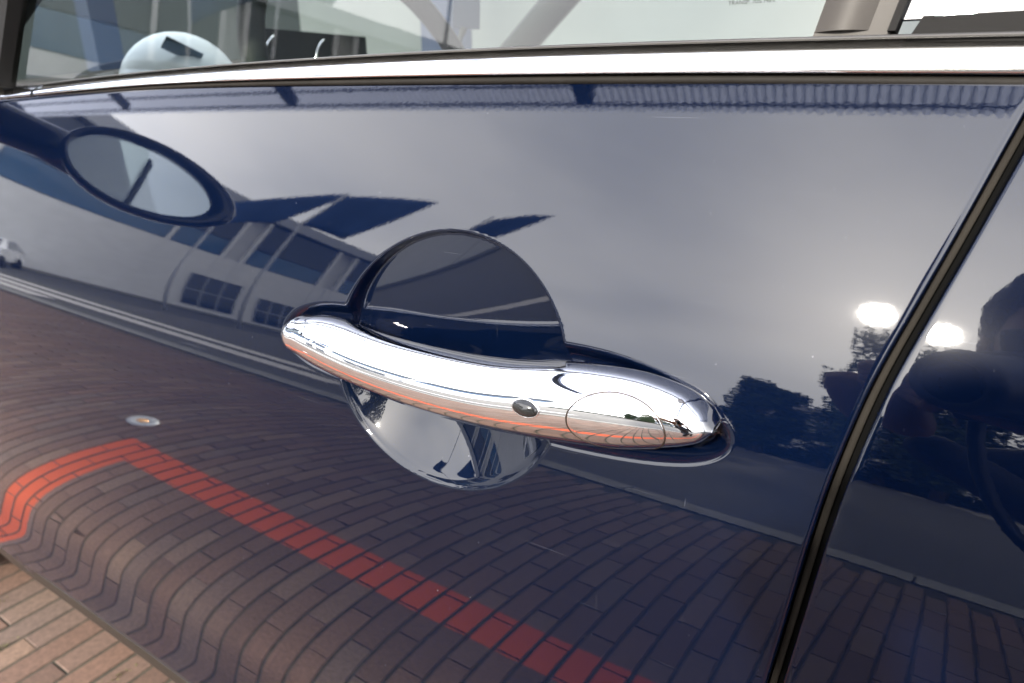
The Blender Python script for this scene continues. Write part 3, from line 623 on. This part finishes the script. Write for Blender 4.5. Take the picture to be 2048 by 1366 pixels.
# flags on poles in front of the showroom
flag_m = mat('flag_blue', (.020, .055, .16), .75, noise=.15, nscale=2); pole_m = mat('pole_white', (.55, .56, .58), .35)
def flag(label, P):
    P = [Vector(p_) for p_ in P]   # hoist low, hoist high, fly high, fly low
    root = thing('flag', label, 'flag', (P[0].x, P[0].y, 0), 0, 'flags in front of the showroom'); off = Vector((P[0].x, P[0].y, 0)); nu, nv = 18, 8; G = np.zeros((nu, nv, 3))
    nn = (P[2]-P[1]).cross(P[0]-P[1]).normalized()
    for i in range(nu):
        for j in range(nv):
            u, v_ = i/(nu-1), j/(nv-1); q = (P[0].lerp(P[1], v_)).lerp(P[3].lerp(P[2], v_), u)+nn*(.05*math.sin(u*8+v_*1.5)*u)
            q.z += .04*math.sin(math.pi*u); G[i, j] = q-off
    grid_obj('cloth', np.concatenate([G, (G+np.array(nn)*.004)[:, ::-1]], 1), flag_m, root, closed_v=True)
    mb = MB(); top = P[1]-off+Vector((0, 0, .08)); mb.tube([(0, 0, -.03), (0, 0, P[0].z*.6), tuple(P[0]-off), tuple(top)], [.035, .03, .025, .02], 10); mb.build('pole', pole_m, root, True)
flag('blue flag nearest the wing mirror, its lower corner hidden behind the mirror', [[-10.6, -6.03, 3.88], [-10.63, -5.97, 4.5], [-9.76, -7.57, 6.06], [-10.34, -6.88, 4.56]])
flag('largest blue flag, the middle one of the row', [[-9.21, -6.54, 4.45], [-8.95, -6.82, 5.5], [-8.15, -8.2, 6.47], [-9.01, -7.37, 4.59]])
flag('narrow blue flag furthest from the wing mirror, just above the handle cup', [[-6.61, -7.42, 5.22], [-6.31, -7.64, 5.8], [-5.73, -8.51, 6.64], [-6.43, -8.05, 5.59]])

# ------------------------------------------------------------------ trees, hedge and house beyond the road
bark = mat('bark', (.06, .045, .035), .9, noise=.3, nscale=6)
def leaf_mat(nm, c):
    m_ = mat(nm, c, .7); t_ = m_.node_tree; b_ = t_.nodes['Principled BSDF']; g_ = N(t_, 'ShaderNodeNewGeometry'); r_ = N(t_, 'ShaderNodeValToRGB')
    r_.color_ramp.elements[0].color = (c[0]*.6, c[1]*.6, c[2]*.6, 1); r_.color_ramp.elements[1].color = (c[0]*1.5, c[1]*1.45, c[2]*1.3, 1)
    t_.links.new(g_.outputs['Random Per Island'], r_.inputs[0]); t_.links.new(r_.outputs[0], b_.inputs['Base Color']); return m_
LM = [leaf_mat('leaf_dark', (.020, .040, .018)), leaf_mat('leaf_mid', (.028, .050, .020)), leaf_mat('leaf_hedge', (.018, .034, .014))]
def leaves(centres, n_, size, spread):
    V, F_ = [], []
    cs_ = np.array(centres); idx = RNG.integers(0, len(cs_), n_)
    P = cs_[idx, :3]+np.clip(RNG.normal(0, .9, (n_, 3)), -1.5, 1.5)*cs_[idx, 3:4]*spread
    for p_ in P:
        d = RNG.normal(0, 1, 3); d /= np.linalg.norm(d); e_ = np.cross(d, RNG.normal(0, 1, 3)); e_ /= np.linalg.norm(e_)+1e-9; s = size*RNG.uniform(.6, 1.4)
        k = len(V); V += [p_-d*s, p_+e_*s*.5, p_+d*s, p_-e_*s*.5]; F_.append((k, k+1, k+2, k+3))
    return V, F_
def tree(name, label, x, y, h, w, trunk_h, m_, n_=5000, size=.13, cone=False):
    root = thing(name, label, 'tree', (x, y, -.03)); mb = MB(); pts = [(0, 0, 0), (.05, .03, trunk_h*.6), (-.03, .04, trunk_h), (.05, 0, h*.7)]
    mb.tube(pts, [.16, .13, .11, .03], 9); C = []
    for k in range(34):
        a = random.uniform(0, 6.283); zz_ = random.uniform(trunk_h*.75, h*.95); f = (zz_-trunk_h*.75)/(h-trunk_h*.75)
        rad_ = w*((1-f)*.95+.05 if cone else math.sqrt(max(.03, 1-(2*f-1)**2)))*random.uniform(.25, 1.0)
        C.append((rad_*math.cos(a), rad_*math.sin(a), zz_, w*.26))
        if k < 9: mb.tube([(0, .02, trunk_h*.8+k*.05), (C[-1][0]*.5, C[-1][1]*.5, (zz_+trunk_h)*.5), C[-1][:3]], [.06, .04, .015], 6)
    mb.build('trunk', bark, root, True); V, F_ = leaves(C, n_, size, 1.0); mesh_obj('crown', V, F_, m_, root)
tree('tree', 'round dark green tree beside the handle, left of the taller trees', -2.35, -14.6, 4.15, .80, .8, LM[0], 16000, .075)
tree('tree', 'tall ragged green tree behind the photographer', -.05, -14.2, 7.3, 1.25, 1.5, LM[1], 22000, .08)
tree('tree', 'broad dark tree on the far right behind the photographer', 3.2, -15.0, 6.0, 2.3, 1.8, LM[0], 14000, .09)
tree('tree', 'small bushy tree in front of the white house', -1.15, -15.3, 2.0, .45, .6, LM[1], 1500, .08)
hg = thing('hedge', 'long low clipped dark hedge along the far side of the road', 'hedge', (-2, -16.0, -.03))
V, F_ = leaves([(random.uniform(-6, 14), random.uniform(-.3, .3), random.uniform(.1, .80), .12) for _ in range(700)], 16000, .08, 1.0)
mesh_obj('foliage', V, F_, LM[2], hg)
mb = MB(); mb.box(-5.9, 13.9, -.25, .25, 0, .7); mb.build('hedge_core', mat('hedge_twigs', (.012, .018, .008), .95), hg)
hs = thing('house', 'white house with a grey pitched roof behind the hedge', 'house', (.5, -24, -.03))
mb = MB(); mb.box(-5, 6, 0, -6, 0, 3.3); mb.build('wall', M['wallwhite'], hs)
mb = MB(); mb.prism([(-5.4, .4, 3.3), (-5.4, -6.4, 3.3), (-5.4, -3, 5.4)], (11.8, 0, 0)); mb.build('roof', mat('roof_grey', (.10, .10, .11), .7), hs)
for x in (-3.6, -1.3, 1.0, 3.4):
    mb = MB(); mb.box(x-.5, x+.5, .0, .06, 1.0, 2.3); w_ = mb.build('window', frm, hs); mb = MB(); mb.box(x-.42, x+.42, .05, .075, 1.08, 2.22); mb.build('pane', M['shopglass2'], w_)
fb = thing('window_backdrop', 'building added beyond the dark blue car, its dark and pale walls setting the window brightness', 'building', (-3, 4.4, 0))  # added backdrop that sets how bright the side window looks
mb = MB(); mb.box(-1.9, 16, -.05, 5, 0, 3.9); mb.build('pale_backdrop', mat('pale_see_through', (.235, .250, .225), .8, noise=.06, nscale=2), fb)  # pale part added to brighten the right of the window
mb = MB(); mb.box(-16, -1.95, 0, 5, 0, 3.9); mb.build('dark_backdrop', mat('dark_see_through', (.035, .044, .040), .8, noise=.06, nscale=2), fb)  # dark part added to keep the left of the window dark
mb = MB(); mb.box(-16.2, 16.2, -.2, 5.2, 3.9, 4.1); mb.build('roof_edge', mat('dark_cladding', (.035, .045, .045), .6), fb)

# ------------------------------------------------------------------ white car parked in front of the showroom
def parked_car(x, y, rz):
    root = thing('parked_car', 'small white hatchback parked by the showroom wall', 'car', (x, y, -.014), rz)
    prof = [(-1.85, .35), (-1.90, .62), (-1.78, .82), (-1.0, .95), (-.45, 1.38), (.9, 1.42), (1.55, 1.02), (1.80, .92), (1.85, .55), (1.80, .32)]
    xs2 = [p_[0] for p_ in prof]; rows = []
    for w, zsc, ins in ((-.80, .97, .04), (-.84, 1, 0), (0, 1.02, 0), (.84, 1, 0), (.80, .97, .04)):
        rows.append([(px2, w*(1-.16*max(0, (pz2-.95)/.45)), pz2*zsc if pz2 > .5 else pz2) for px2, pz2 in prof])
    mb = MB(); k0 = 0; rows = [rows[0], rows[1], rows[2], rows[3], rows[4]]
    for r_ in rows: mb.v += r_
    n_ = len(prof)
    for i in range(4):
        for j in range(n_-1): a = i*n_+j; mb.f.append((a, a+n_, a+n_+1, a+1))
    mb.f.append(tuple(range(n_))); mb.f.append(tuple(4*n_+j for j in range(n_))[::-1])
    mb.build('body', mat('white_car_paint', (.78, .78, .77), .25, Coat_Weight=1), root)
    for s in (-1, 1):
        mb = MB(); mb.poly([(-.88, s*.815, .98), (-.42, s*.745, 1.32), (.75, s*.745, 1.36), (1.25, s*.81, 1.02)]); mb.build('side_window', M['shopglass'], root)
        mb = MB(); mb.ell((-1.80, s*.60, .70), (.08, .14, .07)); mb.build('headlight', M['chrome'], root, True)
        for xx in (-1.2, 1.2):
            mb = MB(); mb.lathe([(.02, .09), (.20, .09), (.29, .07), (.29, -.08)], Matrix.Translation((xx, s*.76, .29)) @ Matrix.Rotation(-s*math.pi/2, 4, 'X'), 24); mb.build('wheel', M['rubber'], root, True)
    mb = MB(); mb.poly([(-1.02, -.70, .965), (-1.02, .70, .965), (-.50, .66, 1.36), (-.50, -.66, 1.36)]); mb.build('windscreen', M['shopglass'], root)
parked_car(-14.75, -4.3, rad(118+90))

# ------------------------------------------------------------------ photographer, crouching with the camera
skin = mat('skin', (.26, .14, .09), .5); coat_m = mat('dark_jacket', (.018, .02, .028), .85, bump=.2, bscale=120); hair_m = mat('dark_hair', (.012, .010, .009), .6, bump=.6, bscale=200)
trous = mat('dark_trousers', (.02, .02, .025), .9)
per = thing('person', 'crouching photographer in a dark jacket holding a camera with a hanging strap', 'person', (.20, -.55, 0))
PO = Vector((.20, -.55, 0))
def skinned(name, joints, edges, m_, parent, root_i=0, sub=2):
    me_ = bpy.data.meshes.new(name); me_.from_pydata([tuple(Vector(j[:3])-PO) for j in joints], edges, []); o = bpy.data.objects.new(name, me_); COL.objects.link(o)
    md = o.modifiers.new('skin', 'SKIN'); md.use_smooth_shade = True
    for k, j in enumerate(joints):
        r_ = j[3]; me_.skin_vertices[0].data[k].radius = (r_, r_) if not isinstance(r_, tuple) else r_
        me_.skin_vertices[0].data[k].use_root = (k == root_i)
    sd = o.modifiers.new('sub', 'SUBSURF'); sd.levels = sub; sd.render_levels = sub
    dg_ = bpy.context.evaluated_depsgraph_get(); dg_.update(); m2 = bpy.data.meshes.new_from_object(o.evaluated_get(dg_)); bpy.data.objects.remove(o)
    m2.materials.clear(); m2.materials.append(m_); m2.polygons.foreach_set('use_smooth', [True]*len(m2.polygons))
    o = bpy.data.objects.new(name, m2); COL.objects.link(o); o.parent = parent; return o
E3 = lambda *a: a
body = [E3(.46, -.72, .42, .15), E3(.42, -.68, .60, .15), E3(.34, -.58, .78, .155), E3(.24, -.48, .92, .13), E3(.17, -.40, 1.02, .065),   # pelvis..neck
        E3(.02, -.46, .92, .062), E3(.15, -.42, .80, .045), E3(-.015, -.19, .915, .028),      # left shoulder, elbow, wrist
        E3(.40, -.46, .93, .062), E3(.44, -.28, .74, .048), E3(.215, -.13, .93, .034),          # right
        E3(.38, -.72, .40, .10), E3(.34, -.42, .52, .075), E3(.36, -.60, .10, .052), E3(.35, -.48, .03, .045),   # left leg
        E3(.56, -.72, .40, .10), E3(.62, -.44, .50, .075), E3(.62, -.64, .10, .052), E3(.63, -.52, .03, .045)]
skinned('body', body, [(0, 1), (1, 2), (2, 3), (3, 4), (3, 5), (5, 6), (6, 7), (3, 8), (8, 9), (9, 10), (0, 11), (11, 12), (12, 13), (13, 14), (0, 15), (15, 16), (16, 17), (17, 18)], coat_m, per)
HC = Vector((.105, -.30, 1.155))
hb = MB(); hb.ell(HC-PO, (.078, .098, .118), 24, 16); hb.ell(HC-PO+Vector((0, .098, -.015)), (.016, .022, .024)); hb.ell(HC-PO+Vector((-.080, -.005, -.01)), (.010, .022, .032)); hb.ell(HC-PO+Vector((.080, -.005, -.01)), (.010, .022, .032)); hb.tube([HC-PO+Vector((0, -.02, -.09)), Vector((.16, -.395, 1.0))-PO], [.052, .06], 14)
hd_ = hb.build('head', skin, per, True)
for s in (-1, 1):
    mb = MB(); mb.ell(HC-PO+Vector((s*.032, .088, .012)), (.012, .008, .007)); mb.build('eye', M['gloss_black'], hd_, True)
mb = MB(); mb.ell(HC-PO+Vector((0, .090, -.060)), (.026, .010, .006)); mb.build('mouth', mat('lips', (.35, .14, .11), .5), hd_, True)
mb = MB(); V, F_ = [], []
mb.ell(HC-PO+Vector((0, -.018, .028)), (.092, .104, .112), 28, 18); ho = mb.build('hair', hair_m, per, True)
for v_ in ho.data.vertices:
    v_.co += Vector(np.random.default_rng(v_.index).normal(0, .003, 3))
# hands: palm and five separate fingers closed on the camera
def hand(wrist, palm, tips, thumb, nm='hand'):
    wrist, palm = Vector(wrist), Vector(palm); J = [(*wrist, .026), (*palm, (.036, .022))]; Ed = [(0, 1)]
    o = skinned(nm, J, Ed, skin, per, 0, 1)
    for tp in list(tips)+[thumb]:
        pts = [palm.lerp(Vector(tp[0]), .35), Vector(tp[0]), Vector(tp[1]), Vector(tp[2])]
        skinned('finger', [(*p_, r_) for p_, r_ in zip(pts, (.011, .010, .009, .0075))], [(0, 1), (1, 2), (2, 3)], skin, o, 0, 1)
bo = fw*-1.0
CB = Vector((0, 0, CAM_Z))+bo*.105            # front face of camera body
hand((-.015, -.19, .915), Vector((-.045, -.125, .985)), [(CB-rx*.06+fw*.03+dn*.03-dn*.012*k, CB-rx*.045+fw*.05+dn*.03-dn*.012*k, CB-rx*.036+fw*.055+dn*.012-dn*.012*k) for k in range(4)], (CB+dn*.05+rx*.0, CB+dn*.05+fw*.02+rx*.02, CB+dn*.042+fw*.035+rx*.03))
hand((.215, -.13, .93), CB+rx*.085-fw*.02+dn*.01, [(CB+rx*.078+fw*.014+dn*(.035-.02*k), CB+rx*.060+fw*.026+dn*(.035-.02*k), CB+rx*.045+fw*.016+dn*(.035-.02*k)) for k in range(4)], (CB+rx*.07-fw*.06+dn*.0, CB+rx*.05-fw*.07, CB+rx*.03-fw*.065))
cam_body = thing('photo_camera', 'black camera held by the crouching photographer, lens towards the door', 'camera', tuple(CB))
def cb(c, h, nm, m_):
    mb = MB(); mb.obox(Vector(c), (rx, dn, fw), h); o = mb.build(nm, m_, cam_body); md = o.modifiers.new('bevel', 'BEVEL'); md.width = .008; md.segments = 3; return o
blk = mat('camera_black', (.010, .010, .011), .45, bump=.1, bscale=600)
cb(bo*.03, (.066, .046, .030), 'camera_body', blk); cb(bo*.02+rx*.055+fw*.012, (.014, .042, .030), 'grip', blk); cb(bo*.03-dn*.055, (.026, .016, .022), 'viewfinder', blk)
Ml = Matrix(((rx.x, dn.x, fw.x, 0), (rx.y, dn.y, fw.y, 0), (rx.z, dn.z, fw.z, 0), (0, 0, 0, 1)))
mb = MB(); mb.lathe([(.036, 0), (.036, .03), (.033, .035), (.034, .085), (.030, .096), (.022, .094)], Ml, 32); mb.build('lens_barrel', blk, cam_body, True)
# strap hanging from the camera
def strap(pts, w=.0065):
    pts = [Vector(p_) for p_ in pts]; rows = []
    for k, p_ in enumerate(pts):
        t_ = (pts[min(k+1, len(pts)-1)]-pts[max(k-1, 0)]).normalized(); s_ = t_.cross(Vector((.3, 1, 0))).normalized()
        n_ = t_.cross(s_); rows.append([tuple(p_+s_*w+n_*.001), tuple(p_-s_*w+n_*.001), tuple(p_-s_*w-n_*.001), tuple(p_+s_*w-n_*.001)])
    return grid_obj('strap', np.array(rows), blk, cam_body, closed_v=True)
s0 = rx*-.07+dn*.0+bo*.02; ang = np.linspace(0, math.pi, 15)
strap([s0+Vector((.02+.10*(1-math.cos(a))*.5*2, .02*math.sin(a), -.24*math.sin(a)-.02)) for a in ang])
print('built', len(bpy.data.objects))
